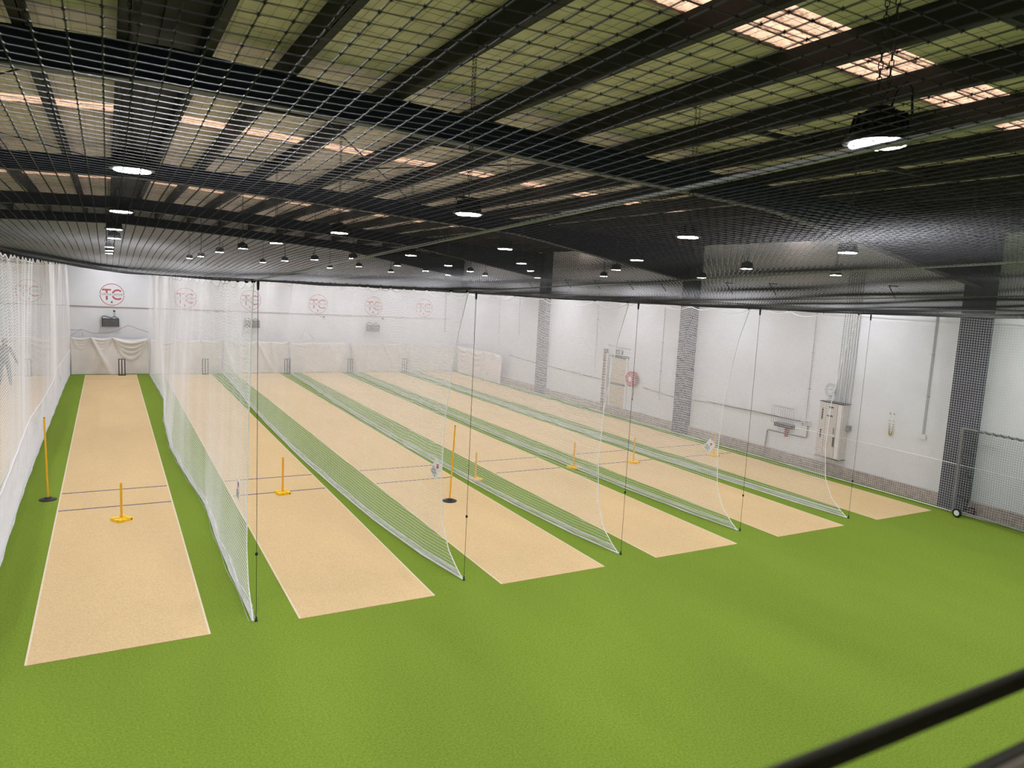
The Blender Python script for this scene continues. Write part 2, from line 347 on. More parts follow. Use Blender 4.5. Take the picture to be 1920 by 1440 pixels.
EDGE = [(0.0, 0.0), (.06, .10), (.35, .42), (.75, .62), (1.5, .72), (2.5, .70), (3.4, .56), (3.9, .45), (4.2, .33), (4.45, .22)]
eh = np.array([e[0] for e in EDGE]); ey = np.array([e[1] for e in EDGE])
def divider(i, X, Y0, botpts, label, amp, wave_seed, skirt=0):
    g = np.random.default_rng(wave_seed); YB = 26.85
    r = empty('divider_net', (X, Y0, 0)); tag(r, label, 'net', 'white divider nets between lanes')
    by = np.array([b[1] for b in botpts]); bx = np.array([b[0] for b in botpts])-X
    att = [Y0+.25]
    while att[-1] < YB-.4: att.append(att[-1]+g.uniform(.45, 1.05))
    att = np.array(att+[YB+.5]); ph = g.uniform(0, 6.28, 6)
    zt = lambda Y: cable_z(i, Y)-.03
    def surf(s, h):          # s 0..1 along the lane, h 0..1 up the net
        y0 = Y0+ey_of(h); Y = y0+(YB-y0)*s
        k = np.clip(np.searchsorted(att, Y, side='right')-1, 0, len(att)-2); t = np.clip((Y-att[k])/(att[k+1]-att[k]), 0, 1)
        L = att[k+1]-att[k]; sag = L*.11*4*t*(1-t)
        top = zt(Y); wv = h**2.2
        z = h*top-sag*wv
        z = z+.018*np.sin(Y*4.3+ph[0])*h*(1-h)*3+.03*np.sin(Y*1.1+h*3+ph[1])*h*(1-h)
        fold = (np.sin(Y*4.2+ph[2]+1.2*np.sin(Y*.9))+.5*np.sin(Y*8.1+ph[3]))*amp*.45*(.05+.95*h**4)*np.clip(s*12, 0, 1)*(.35+.65*s)+.012*np.sin(Y*1.3+ph[5])*h*(1-h)*4*np.clip(s*6, 0, 1)
        Yb = np.interp(Y, by, bx)
        xx = fold+Yb*(1-h)**1.25+.05*np.sin(Y*.6+ph[4])*h*(1-h)*4
        return np.stack([xx, Y-Y0, np.maximum(z, .006)], -1)
    def ey_of(h): return np.interp(h*4.45, eh, ey)
    nh = 86; hs = np.linspace(0.004, 1, nh); ns = int((YB-Y0)/.052)
    sg = np.linspace(0, 1, 150); hg = np.concatenate([[0.0], np.linspace(.02, 1, 22)])
    A = surf(sg[None], hs[:, None]); B = surf(np.linspace(0, 1, ns)[:, None], hg[None])
    parts = [strands_arrays(A, NR, (1,0,0)), strands_arrays(B, NV, (1,0,0))]
    # slack bunched at the foot of the net
    hb = np.sort(g.uniform(0, .035, 16)); C2 = surf(sg[None], hb[:, None]); C2[..., 0] += g.normal(0, .02, (16, 1))+.015*np.sin(sg[None]*90+g.uniform(0, 6, (16, 1))); C2[..., 2] = np.maximum(C2[..., 2]*.8, .006)
    parts.append(strands_arrays(C2, NR, (1,0,0)))
    if skirt:
        for dx in (.012, -.012):
            A2 = surf(sg[None], np.linspace(.002, skirt, 22)[:, None]); A2[..., 0] += dx; parts.append(strands_arrays(A2, NR, (1,0,0)))
            B2 = surf((np.linspace(0, 1, ns)+.5/ns)[:, None], np.linspace(0, skirt, 8)[None]); B2[..., 0] += dx; parts.append(strands_arrays(B2, NV, (1,0,0)))
        lines = surf(np.linspace(0, 1, 400), np.full(400, skirt)); MB().tube(lines.tolist(), .010, 6).build('seam_rope', 'whitenet', r)
    link('netting', array_mesh('netting', parts, 'whitenet'), r)
    sfine = np.linspace(0, 1, 260)
    lines = surf(sfine, np.full(260, 0.0)); lines[:, 2] = .012; MB().tube(lines.tolist(), .015, 6).build('hem_rope', 'whitenet', r)
    lines = surf(np.full(40, 0.0), np.linspace(0, 1, 40)); MB().tube(lines.tolist(), .0085, 6).build('edge_rope', 'whitenet', r)
    lines = surf(sfine, np.full(260, 1.0)); MB().tube(lines.tolist(), .009, 6).build('head_rope', 'whitenet', r)
    for a in att[:-1]:
        if a < 14: MB().lathe([(.026, -.003), (.030, 0), (.026, .003), (.022, 0), (.026, -.003)], 12, (0, a-Y0, float(zt(a))+.022), 'y').build('ring', 'darkwire', r)
    Yc = np.concatenate([[YE-.02], np.linspace(26, .5, 12), np.linspace(-.5, YF+.05, 18)])
    MB().tube([(0, y-Y0, float(cable_z(i, y))) for y in Yc], .0085, 6).build('support_cable', 'wire', r)
    return r
NR, NV = .0033, .0014
bot1 = [(2.50,.17),(2.475,1.6),(2.466,3.3),(2.52,5.7),(2.36,8.4),(2.264,11.06),(2.351,14.9),(2.61,19.1),(2.586,21.1),(2.5,25.1),(2.47,27)]
bot2 = [(5.64,.39),(5.446,1.62),(5.277,3.65),(5.208,5.6),(5.13,9.27),(5.165,13.8),(5.247,17.65),(5.45,22),(5.55,27)]
def shift(b, X, f): return [(X+(x-b[0][0])*f, y) for x, y in b]
divider(1, -.56, -.3, [(-.58,-.3),(-.6,3.6),(-.653,7.4),(-.66,11.3),(-.64,17),(-.623,23),(-.57,27.2)], 'white net left of lane four, hiding the person', .022, 3, .235)
divider(2, 2.52, .16, bot1, 'white net between lanes four and five, nearest full net', .05, 11)
divider(3, 5.63, .38, bot2, 'white net between lanes five and six', .045, 12)
divider(4, 8.67, .40, shift(bot2, 8.66, .9), 'white net between lanes six and seven', .04, 13)
divider(5, 11.75, .58, shift(bot2, 11.75, .7), 'white net between lanes seven and eight', .04, 14)
divider(6, 14.73, .34, shift(bot2, 14.73, .6), 'white net between lanes eight and nine, nearest the right wall', .04, 15)
# black drop ropes at the free ends of the dividers
for X, Y0, i, w in ((2.535, .16, 2, 'lanes four and five'), (5.65, .37, 3, 'lanes five and six'), (8.68, .37, 4, 'lanes six and seven'), (11.77, .56, 5, 'lanes seven and eight'), (14.75, .32, 6, 'lanes eight and nine')):
    zt = float(cable_z(i, Y0)); o = empty('drop_rope', (X, Y0, 0)); tag(o, 'thin black rope dropping at the net end between %s' % w, 'rope', 'black drop ropes')
    MB().tube([(0,0,.02), (0,0,zt*.5), (0,0,zt)], .0034, 6).build('cord', 'blackrope', o)
    MB().lathe([(.012,-.02),(.02,0),(.012,.02)], 10, (0,0,.72+.1*i % .5)).build('knot', 'blackrope', o)
    MB().lathe([(.008,0),(.014,.012),(.018,.10),(.010,.14)], 10, (0,0,zt-.13)).build('clip', 'black', o)
    MB().lathe([(.022,0),(.022,.012),(.012,.02),(.012,.06)], 10, (0,0,0)).build('floor_anchor', 'charcoal', o)
# flat nets in front of the right wall and of the end wall
def flat_net(axis, c, a0, a1, z0, z1, p, r, wob):
    us = np.arange(a0, a1, p); zs = np.arange(z0, z1, p); ug = np.linspace(a0, a1, int((a1-a0)/.6)); zg = np.linspace(z0, z1, 9)
    def S_(u, z):
        u, z = np.broadcast_arrays(u, z); d = wob*(np.sin(u*1.9)+.5*np.sin(u*4.3+z)); zz = z+.02*np.sin(u*2.2)*(z-z0)/(z1-z0)
        return np.stack([c+d, u, zz], -1) if axis == 'x' else np.stack([u, c+d, zz], -1)
    r = r*.8; nr = (1,0,0) if axis == 'x' else (0,1,0)
    return [strands_arrays(S_(ug[None], zs[:, None]), r, nr), strands_arrays(S_(us[:, None], zg[None]), r, nr)]
wn = empty('wall_net', (0,0,0)); tag(wn, 'white net hanging flat against the right wall', 'net')
link('netting', array_mesh('netting', flat_net('x', 17.56, -6.0, 26.6, .03, 4.5, .055, NR, .02), 'whitenet'), wn)
MB().tube([(17.56, y, 1.12+.01*math.sin(y)) for y in np.linspace(-6, 4.2, 30)], .008, 6).build('seam_rope', 'whitenet', wn)
MB().tube([(17.56, y, .035) for y in np.linspace(-6, 26.6, 30)], .011, 6).build('hem_rope', 'whitenet', wn)
MB().tube([(17.56, y, 4.47) for y in np.linspace(YF, 26.9, 10)], .009, 6).build('support_cable', 'wire', wn)
wn = empty('wall_net', (0,0,0)); tag(wn, 'white net hanging flat in front of the numbered end wall', 'net')
link('netting', array_mesh('netting', flat_net('y', 26.90, -3.6, 17.5, 1.4, 4.46, .055, .0017, .01), 'whitenet'), wn)

# ---------------------------------------------------------------- lamps
def chain_mesh(length):
    m = MB(); p = .034; n = round(length/p)
    for k in range(n):
        z = p*(k+.5); h = .022; w = .009; loop = [(-w, -h*.6), (-w, h*.6), (0, h), (w, h*.6), (w, -h*.6), (0, -h)]
        pts = [((a, 0, z+b) if k % 2 else (0, a, z+b)) for a, b in loop]; rr = .0028
        for q in range(6):
            A, B = Vector(pts[q]), Vector(pts[(q+1) % 6]); m.tube([A, B], rr, 3, False)
    return m.mesh('chain', 'charcoal')
CH = {}
def body_meshes():
    h = MB().lathe([(.128,.0),(.150,.004),(.152,.016),(.135,.030),(.120,.050),(.108,.060),(.106,.108),(.096,.112),(.094,.135),(.060,.142),(.058,.162),(.02,.166)], 28).mesh('housing', 'black')
    fins = MB()
    for k in range(16):
        a = 2*math.pi*k/16; c, s = math.cos(a), math.sin(a); V = [(.100*c-.003*s,.100*s+.003*c,.062),(.100*c+.003*s,.100*s-.003*c,.062),(.132*c+.003*s,.132*s-.003*c,.045),(.132*c-.003*s,.132*s+.003*c,.045)]
        V += [(x*.86 if i > 1 else x, y*.86 if i > 1 else y, .132) for i, (x, y, z) in enumerate(V)]; fins.add(V, [(3,2,1,0),(4,5,6,7),(0,1,5,4),(1,2,6,5),(2,3,7,6),(3,0,4,7)])
    q16 = [(math.cos(2*math.pi*k/16), math.sin(2*math.pi*k/16)) for k in range(16)]
    lens = MB().add([(.124*c, .124*t, .001) for c, t in q16]+[(.121*c, .121*t, -.006) for c, t in q16], [tuple(range(31, 15, -1))]+[(k, k+16, (k+1) % 16+16, (k+1) % 16) for k in range(16)]).mesh('lens', 'lens')
    hook = MB().tube([(.0,.0,.16),(.0,.0,.20),(.018,0,.225),(.0,0,.25),(-.018,0,.228),(-.004,0,.205)], .005, 6).mesh('hook', 'charcoal')
    cable = MB().tube([(.03,.03,.15),(.05,.05,.24),(.085,.06,.285),(.11,.06,.25),(.12,.07,.14)], .006, 6).mesh('cable', 'black')
    return h, fins.mesh('cooling_fins', 'black'), lens, hook, cable
HB = body_meshes()
ROWS = [-7.08, -2.45, 2.2, 6.95, 11.7, 16.3, 20.9, 25.4]
SEEN = {}
PIX = [(352,-95,0),(227,397,0),(214,430,0),(214,447,0),(248,320,0),(1645,271,1),(878,402,1),(636,437,1),(518,456,1),(455,466,1),(412,473,1),(1290,445,2),(947,467,2),(770,479,2),(662,485,2),(590,487,2),(534,489,2),(493,492,2),
 (1589,474,3),(1194,488,3),(978,494,3),(840,498,3),(745,498,3),(673,500,3),(1813,497,4),(1400,504,4),(1155,506,4),(995,508,4),(882,509,4),(798,508,4),(733,510,4),(1567,516,5),(1132,518,5),(1008,521,5),(910,517,5)]
def ray(x, y): return F+Rv*((x-960)/1361.72)+Uv*((720-y)/1361.72)
for px, py, k in PIX:
    d = ray(px, py); Xc = LANES[4]+MATW/2+k*LP
    if k == 0: P = CAM+d*((5.2-CAM.z)/d.z)
    else: P = CAM+d*((Xc-CAM.x)/d.x)
    row = min(range(8), key=lambda j: abs(ROWS[j]-P.y)); SEEN[(k, row)] = (P.x, P.y, P.z)
ORD = ['camera-side', 'first', 'second', 'third', 'fourth', 'fifth', 'sixth', 'farthest']
for k in range(-2, 6):  # columns left of lane four: unseen lamps added to light the left side
    for row in range(8 if k < 3 else 9):  # extra row behind the camera: unseen lamps added to brighten the right-hand turf
        if k == -1 and row in (6, 7): continue        # the photograph shows none there
        x, y, z = SEEN.get((k, row), (LANES[4]+MATW/2+k*LP, (ROWS+[-11.7])[row], 5.2 if k < 3 else 5.15))
        z = max(z, 4.75)
        lane = k+4
        r = empty('high_bay_lamp', (x, y, z), (0, 0, random.uniform(0, 6)))
        if k >= 0 or lane == 3: lb = 'round black high-bay lamp over lane %s, %s lamp of its row' % (WORD[lane], ['second-nearest' if False else 'nearest', 'second', 'third', 'fourth', 'fifth', 'sixth', 'seventh', 'eighth', 'added unseen behind-camera'][row]+('' if row in (0, 8) else ' nearest'))
        else: lb = 'unseen round black high-bay lamp added left of lane three, row %s, %s' % ('beside it' if k == -2 else 'beyond', ORD[row])
        tag(r, lb, 'lamp', 'high-bay lamps hung on chains')
        for nm, me in zip(('housing', 'cooling_fins', 'lens', 'hook', 'cable'), HB): link(nm, me, r)
        ln = round(math.ceil((roofz(x)-z-.235)/.034)*.034, 3)
        if ln not in CH: CH[ln] = chain_mesh(ln)
        link('chain', CH[ln], r, (.022, 0, .235)); link('chain', CH[ln], r, (-.022, 0, .235))

# ---------------------------------------------------------------- end wall: canvas screens, logos, boxes
def canvas(name, label, w, h, seed, pins, axis='y'):
    """hanging canvas sheet: w wide, h tall, pinned at fractions of the width, with swags between the pins"""
    g = np.random.default_rng(seed); nx, nz = 96, 40; V = []; Fc = []; ph = g.uniform(0, 6, 8)
    for j in range(nz+1):
        v = j/nz
        for i in range(nx+1):
            u = i/nx; k = max(q for q in range(len(pins)-1) if pins[q] <= u+1e-9 or q == 0); k = min(k, len(pins)-2)
            t = (u-pins[k])/(pins[k+1]-pins[k]); L = (pins[k+1]-pins[k])*w; sg = 4*t*(1-t)
            z = v*h-(.07 if w < 2.995 and seed == 24 else .035)*L*sg*v**3
            # swag folds: crescents below each sag, and tension folds fanning from pins
            sw = sum(am*L*math.exp(-(((1-v)*h-sg*L*cq)/(wd*L))**2)*min(1, sg*2.2) *(1.0 if seed == 24 else .5) for cq, am, wd in ((.13, .075, .05), (.30, .055, .055), (.47, .04, .06), (.66, .03, .07)))
            fan = sum(.065*math.exp(-(((u-p)*w-(1-v)*h*.55*math.sin(ph[q % 8]*3))/(.05+.10*(1-v)))**2) for q, p in enumerate(pins))
            soft = .034*math.sin(u*w*4.2+ph[0]+1.3*v)*(1-v*.5)+.012*math.sin(u*w*9.5+ph[1]-2*v)*(1-v)+.010*math.sin(v*6+u*5+ph[2])
            V.append((u*w, -(sw+fan+soft)-.03*(1-v), max(.006, z)))
    for j in range(nz):
        for i in range(nx): a = j*(nx+1)+i; Fc.append((a, a+1, a+nx+2, a+nx+1))
    me = MB().add(V, Fc).mesh(name, 'canvas', True); return me
def screen(label, loc, rot, w, h, seed, pins):
    r = empty('canvas_screen', loc, rot); tag(r, label, 'screen', 'white canvas screens along the walls')
    o = link('sheet', canvas('sheet', label, w, h, seed, pins), r); sd = o.modifiers.new('thick', 'SOLIDIFY'); sd.thickness = .004
    for p in pins: MB().lathe([(.012,-.006),(.016,0),(.012,.006)], 10, (p*w, -.02, h-.02), 'y').build('eyelet', 'charcoal', r)
    return r
PINS = {3:[0,.45,1], 4:[0,.25,.52,1], 5:[0,.4,.7,1], 6:[0,.12,.5,.72,1], 7:[0,.35,.62,.85,1], 8:[0,.3,.55,.8,1], 9:[0,.4,.75,1]}
for n, x0 in LANES.items():
    screen('white canvas screen at the end of lane %s' % WORD[n], (x0-.52, 26.74, 0), (0,0,0), 2.99 if n < 9 else 3.05, {3:1.66,4:1.64,5:1.56,6:1.52,7:1.50,8:1.47,9:1.46}[n], 20+n, PINS[n])
screen('white canvas screen on the right wall by the corner', (17.46, 26.4, 0), (0,0,-math.pi/2), 5.1, 1.44, 55, [0,.3,.62,.8,1])
def logo(n, x):
    z = {3:3.50, 4:3.47, 5:3.42, 6:3.45, 7:3.38, 8:3.38, 9:3.37}[n]
    r = empty('lane_logo', (x, YE-.002, z), (0,0,0)); tag(r, 'round red TC logo on the end wall numbered %s' % WORD[n], 'logo', 'round lane logos on the end wall')
    def arc(ri, ro, a0, a1, c=(0,0), nseg=40, keep=lambda zz: True):
        m = MB()
        for k in range(nseg):
            t0, t1 = a0+(a1-a0)*k/nseg, a0+(a1-a0)*(k+1)/nseg; zz = c[1]+(ri+ro)/2*math.sin((t0+t1)/2)
            if not keep(zz): continue
            q = [(c[0]+R*math.cos(t), c[1]+R*math.sin(t)) for R, t in ((ri,t0),(ro,t0),(ro,t1),(ri,t1))]
            m.add([(a,-.004,b) for a, b in q]+[(a,0,b) for a, b in q], [(0,1,2,3),(7,6,5,4),(0,4,5,1),(1,5,6,2),(2,6,7,3),(3,7,4,0)])
        return m
    for sg in (1, -1):
        arc(.452, .475, 0, 2*math.pi, nseg=96, keep=lambda q: sg*q > .045).build('ring_arc', 'logored', r)
        arc(.165, .232, math.radians(48), math.radians(312), (.215, 0), 60, keep=lambda q: sg*q > .062).build('letter_c_arc', 'logored', r)
    MB().add([(a,yy,b) for yy in (-.004,0) for a, b in ((-.375,.238),(-.375,.17),(-.238,.17),(-.238,.062),(-.168,.062),(-.168,.17),(-.03,.17),(-.03,.238))], [tuple(range(8)), tuple(range(15,7,-1))]+[(k,(k+1) % 8,(k+1) % 8+8,k+8) for k in range(8)]).build('letter_t_bar', 'logored', r); MB().box(-.238,-.168,-.004,0,-.232,-.062).build('letter_t_stem', 'logored', r)
    me = text_mesh('TOPLINE CRICKET', .118, 'greyink'); o = link('lettering', me, r, (0,-.003,0), (math.pi/2,0,0))
    wd = max(v.co.x for v in me.vertices)-min(v.co.x for v in me.vertices); o.scale.x = .93/wd
    link('lane_number', text_mesh(str(n), .15, 'ink', bold=.006, name='lane_number'), r, (-.02,-.003,-.335), (math.pi/2,0,0))
for n, x0 in LANES.items(): logo(n, {3:-1.96,4:1.07,5:4.0,6:6.83,7:10.03,8:12.88,9:15.67}[n])
# boxes with a dark grille on the end wall
def wall_unit(x, z, lane):
    r = empty('wall_fan_unit', (x, YE, z)); tag(r, 'dark grilled box with cables on the end wall of lane %s' % WORD[lane], 'wall unit', 'grilled boxes on the end wall')
    MB().box(-.33,.33,-.16,0,-.19,.15).build('case', 'charcoal', r)
    for k in range(9): MB().box(-.30,.30,-.172,-.16,-.17+.034*k,-.155+.034*k).build('grille_bar', 'grey', r)
    MB().tube([(-.3,-.08,.14),(-.33,-.1,.22),(-.22,-.1,.26),(-.08,-.1,.22),(.05,-.1,.17),(.12,-.1,.24),(.25,-.1,.20),(.3,-.08,.14)], .018, 8).build('cable', 'black', r, smooth=True)
    MB().tube([(-.36,-.05,.2),(-.40,-.06,0),(-.38,-.05,-.2),(-.44,-.03,-.5)], .008, 6).build('cable', 'grey', r)
wall_unit(.99, 2.28, 4); wall_unit(6.9, 2.34, 6); wall_unit(12.85, 2.27, 8)
for n in (4, 7, 8):
    x = LANES[n]+MATW/2+.16; r = empty('wall_camera', (x, YE, 2.79)); tag(r, 'small white camera on the end wall under the logo numbered %s' % WORD[n], 'camera', 'small wall cameras')
    MB().lathe([(.045,0),(.045,-.03),(.02,-.05)], 14, (0,0,0), 'y').build('base', 'white', r); MB().lathe([(.038,-.05),(.042,-.07),(.042,-.13),(.03,-.14)], 14, (0,0,-.03), 'y').build('lens_barrel', 'charcoal', r)
tag(MB().tube([(x, YE-.03, 2.935-.007*(x-1)) for x in np.linspace(-6, 17.2, 24)], .016, 8).build('wall_conduit', 'rope'), 'long thin conduit running across the end wall under the logos', 'pipe')
tag(MB().tube([(-.55,26.8,1.93),(-.2,26.8,1.92),(-.1,26.8,1.95),(.3,26.8,1.80),(.8,26.8,1.80),(1.2,26.8,1.92),(1.66,26.8,2.16),(2.1,26.8,1.99),(2.48,26.8,1.86)], .010, 6).build('slack_rope', 'rope'), 'slack pinkish rope strung above the screen of lane four', 'rope')
tag(MB().tube([(-.5,26.8,1.68),(-.12,26.8,1.93),(-.04,26.8,1.66)], .008, 6).build('tie_cord', 'rope'), 'short tie cord above the left corner of lane four screen', 'rope')
tag(MB().tube([(9.2,27.043,1.62),(9.45,27.043,2.25),(9.6,27.043,1.9),(9.9,27.043,1.6)], .008, 6).build('tie_cord', 'rope'), 'loose tie cord above the screen of lane seven', 'rope')
tag(MB().tube([(16.9,YE-.04,2.1),(16.9,YE-.04,4.4)], .05, 8).build('wall_duct', 'lightgrey'), 'pale upright pipe near the right corner of the end wall', 'pipe')
# wickets
def wicket(x, y, lab):
    r = empty('wicket', (x, y, 0)); tag(r, lab, 'wicket', 'black portable wickets')
    for k in (-.115, 0, .115): MB().lathe([(.019,.03),(.019,.69),(.012,.715)], 12, (k,0,0)).build('stump', 'ink', r)
    MB().bev(-.145,.145,-.055,.055,0,.032,.006).build('base', 'black', r); MB().tube([(-.13,0,.722),(.13,0,.722)], .014, 8).build('bail', 'black', r)
for x, y, l in ((1.39,26.30,'black wicket before the screen of lane four'),(-2.03,26.3,'black wicket in lane three beside the person'),(4.75,26.3,'black wicket at the end of lane five'),(8.41,26.32,'black wicket right of the lane six mat'),(11.50,26.32,'black wicket right of the lane seven mat'),(14.38,26.32,'black wicket at the end of lane eight')): wicket(x, y, l)

# ---------------------------------------------------------------- yellow targets on the lanes
def target(x, y, rz, h, lab):
    r = empty('target_stump', (x, y, .009), (0,0,rz)); tag(r, lab, 'stump', 'yellow single stumps on square feet')
    f = MB()
    for a in (-.09, 0, .09):
        for b in (-.09, 0, .09):
            if a == 0 and b == 0: continue
            f.bev(a-.043, a+.043, b-.043, b+.043, 0, .042+(.012 if a*b else 0), .008)
    f.bev(-.05,.05,-.05,.05,0,.055,.008); f.build('foot', 'yellow', r)
    MB().tube([(.10,-.135,.02),(.10,-.14,.02)], .012, 8).build('plug', 'black', r)
    MB().lathe([(.036,.05),(.030,.075),(.0195,.10),(.0195,h-.02),(.017,h-.004),(.008,h)], 14).build('shaft', 'orange', r)
target(1.051, 5.16, .6, .70, 'yellow stump on a square foot standing in lane four')
target(4.056, 5.96, .15, .78, 'yellow stump on a square foot in lane five beside the blue lines')
target(8.423, 5.65, .1, .68, 'yellow stump on a square foot on turf right of lane six')
target(11.405, 5.95, .4, .69, 'yellow stump on a square foot right of lane seven')
target(13.364, 5.95, .3, .69, 'yellow stump on a square foot in lane eight')
target(16.317, 5.94, .2, .68, 'yellow stump on a square foot in lane nine behind a notice')
def pole(x, y, h, lean, lab):
    r = empty('marker_pole', (x, y, .009 if x > 0 else 0)); tag(r, lab, 'pole', 'amber poles on black discs')
    MB().lathe([(.150,0),(.155,.008),(.135,.018),(.07,.032),(.05,.05),(.03,.055)], 26).build('base', 'black', r)
    MB().tube([(0,0,.03),(lean,0,h-.02),(lean,0,h)], [.0165,.0165,.013], 12).build('shaft', 'orange', r); MB().lathe([(.016,0),(.014,.012)], 12, (lean,0,h-.004)).build('cap', 'black', r)
pole(-.184, 6.98, 1.62, -.02, 'tall amber pole on a black disc left of lane four')
pole(7.159, 4.30, 1.61, .06, 'tall amber pole on a black disc in lane six')
# paper notices hung on the nets
def notice(loc, rot, lab, s=1.0):
    r = empty('paper_notice', loc, rot); tag(r, lab, 'notice', 'paper notices tied to the nets'); w, h = .105*s, .15*s
    MB().box(-w,w,-.002,.002,-h,h).build('sheet', 'paper', r)
    MB().box(-.02,.05,-.003,-.002,.05,.10).box(.005,.025,-.0035,-.003,.02,.12).build('emblem', 'logored', r)
    for k in range(6): MB().box(-.08*s,(.03+.045*((k*7) % 3)/2)*s,-.003,-.002,(-.02-.02*k)*s,(-.010-.02*k)*s).build('text_line', 'greyink', r)
    MB().tube([(0,0,h-.01),(0,.02,h+.06)], .003, 5).build('tie', 'white', r)
notice((5.52, 1.32, 1.55), (0, .62, -1.42), 'white paper notice hung on the net between lanes five and six', 1.05)
notice((14.62, 4.44, .72), (0, .62, -1.45), 'white paper notice hung on the net between lanes eight and nine', 1.15)
notice((2.46, 1.20, 1.52), (0, .15, -1.53), 'white paper notice hung edge-on on the net beside lane four', 1.0)

# ---------------------------------------------------------------- right wall fittings (x = XR face)
def wp(y, z, d=0): return (XR-d, y, z)
d1 = struct(empty('door_1', (XR, 12.72, 0)), 'beige exit door in the right wall')
MB().box(-.03,0,-.46,.46,.02,1.16).build('lower_leaf', 'door', d1); MB().box(-.03,0,-.46,.46,1.20,2.16).build('upper_leaf', 'door', d1); MB().box(-.045,0,-.46,.46,1.13,1.21).build('push_bar', 'charcoal', d1)
MB().box(-.06,0,.46,.54,0,2.22).box(-.06,0,-.54,-.46,0,2.22).build('frame', 'white', d1); MB().box(-.05,0,-.54,.54,2.16,2.27).build('closer_rail', 'charcoal', d1)
MB().box(-.05,0,.54,.62,0,2.25).build('grey_jamb', 'grey', d1)  # plain grey strip beside the white frame
es = empty('exit_sign', (XR, 12.75, 2.40)); tag(es, 'small running-man exit sign above the beige door', 'sign')
MB().box(-.06,0,-.19,.19,-.085,.085).build('case', 'teal', es)
MB().tube([(-.062,.03,.055),(-.064,.03,.056)], .016, 8).tube([(-.063,.03,.03),(-.063,.05,-.02)], .012, 6).tube([(-.063,.05,-.02),(-.063,.10,-.06)], .009, 6).tube([(-.063,.05,-.02),(-.063,.01,-.06)], .009, 6).tube([(-.063,.03,.025),(-.063,-.03,0)], .007, 6).build('pictogram', 'white', es)
MB().box(-.064,-.06,-.16,-.07,-.07,.07).build('doorway_mark', 'white', es)
tag(MB().tube([wp(12.1,2.55,.03), wp(13.5,2.60,.03)], .012, 6).build('wall_conduit', 'grey'), 'short conduit above the exit door', 'pipe')
rp = empty('red_post', (XR-.08, 13.55, 0)); tag(rp, 'dark red banded post left of the exit door', 'post')
MB().box(-.05,.05,-.075,.075,0,2.45).build('shaft', 'brownred', rp)
for k in range(12): MB().box(-.056,.05,-.08,.08,.10+.19*k,.13+.19*k).build('band', 'black', rp)
MB().box(-.03,.03,-.14,-.085,0,2.3).build('white_edge', 'white', rp)
hr = empty('fire_hose_reel', (XR, 11.75, 1.50)); tag(hr, 'red fire hose reel on the wall right of the exit door', 'hose reel')
MB().lathe([(.05,-.24),(.27,-.24),(.275,-.225),(.27,-.21),(.05,-.21)], 28, (0,0,0), 'x').build('disc', 'red', hr)
MB().lathe([(.05,-.08),(.27,-.08),(.275,-.065),(.27,-.05),(.05,-.05)], 28, (0,0,0), 'x').build('disc', 'red', hr)
MB().lathe([(.2,-.21),(.215,-.18),(.205,-.15),(.215,-.12),(.2,-.08)], 28, (0,0,0), 'x').build('hose', 'black', hr); MB().lathe([(.02,-.255),(.09,-.25),(.095,-.24)], 20, (0,0,0), 'x').build('hub', 'white', hr)
MB().tube([(-.05,0,0),(0,0,0)], .04, 10).build('bracket', 'red', hr)
MB().tube([(-.15,-.1,-.2),(-.12,-.1,-.35),(-.10,-.08,-.5),(-.10,-.06,-.72)], .014, 8).build('hose_tail', 'black', hr); MB().lathe([(.012,-.80),(.022,-.76),(.016,-.70)], 10, (-.10,-.06,0)).build('nozzle', 'black', hr)
for nm, lab, pts, rad, m in (
 ('wall_conduit','grey pipe along the right wall beyond the corner screen',[wp(21.3,1.42,.03),wp(19,1.32,.03),wp(13.8,1.22,.03)],.020,'grey'),
 ('wall_conduit','grey pipe along the right wall between hose reel and heater',[wp(11.2,1.25,.03),wp(9.4,1.22,.34),wp(8.6,1.22,.34),wp(7.9,1.24,.03),wp(4.35,1.27,.03),wp(4.22,1.24,.03),wp(4.2,1.16,.03)],.020,'grey'),
 ('wall_conduit','lower bent grey pipe under the wire heater guard',[wp(5.42,.02,.10),wp(5.42,.80,.03),wp(5.38,.82,.03),wp(4.08,.84,.03),wp(4.04,.88,.03),wp(4.04,1.2,.03)],.020,'grey')):
    tag(MB().tube(pts, rad, 8).build(nm, m), lab, 'pipe', 'pipes on the right wall')
jb = empty('junction_box', (XR, 4.05, 1.27)); tag(jb, 'small white junction box where the wall pipes meet', 'box'); MB().box(-.07,0,-.09,.09,-.07,.07).build('case', 'white', jb); MB().box(-.076,-.07,-.07,.07,-.05,.05).build('cover', 'lightgrey', jb)
for y, z0, lab in ((14.3,1.62,'thin drop conduit left of the exit door'),(10.35,1.05,'thin drop conduit ending between hose reel and second column'),(25.4,2.0,'thin drop conduit nearest the far corner'),(22.6,1.9,'thin drop conduit above the corner screen'),(20.6,2.55,'short drop conduit left of the third column'),(4.12,1.3,'thin drop conduit above the junction box'),(.80,1.58,'white drop conduit with a socket left of the first column')):
    r = empty('drop_conduit', (XR, y, z0)); tag(r, lab, 'conduit', 'drop conduits on the right wall')
    MB().tube([(-.022,0,0),(-.022,0,4.6-z0)], .012 if y > 1 else .020, 8).build('tube', 'lightgrey', r)
    if y != 4.12: MB().bev(-.05,0,-.055 if y > 1 else -.085,.055 if y > 1 else .085,-.11,0,.008).build('socket', 'white', r)
    for q in (.9, 1.9): MB().box(-.03,0,-.04,.04,q,q+.02).build('saddle', 'grey', r)
ht = empty('wire_guard_heater', (XR, 4.82, 1.30)); tag(ht, 'wire-guarded heater on the right wall left of the switchboard', 'heater')
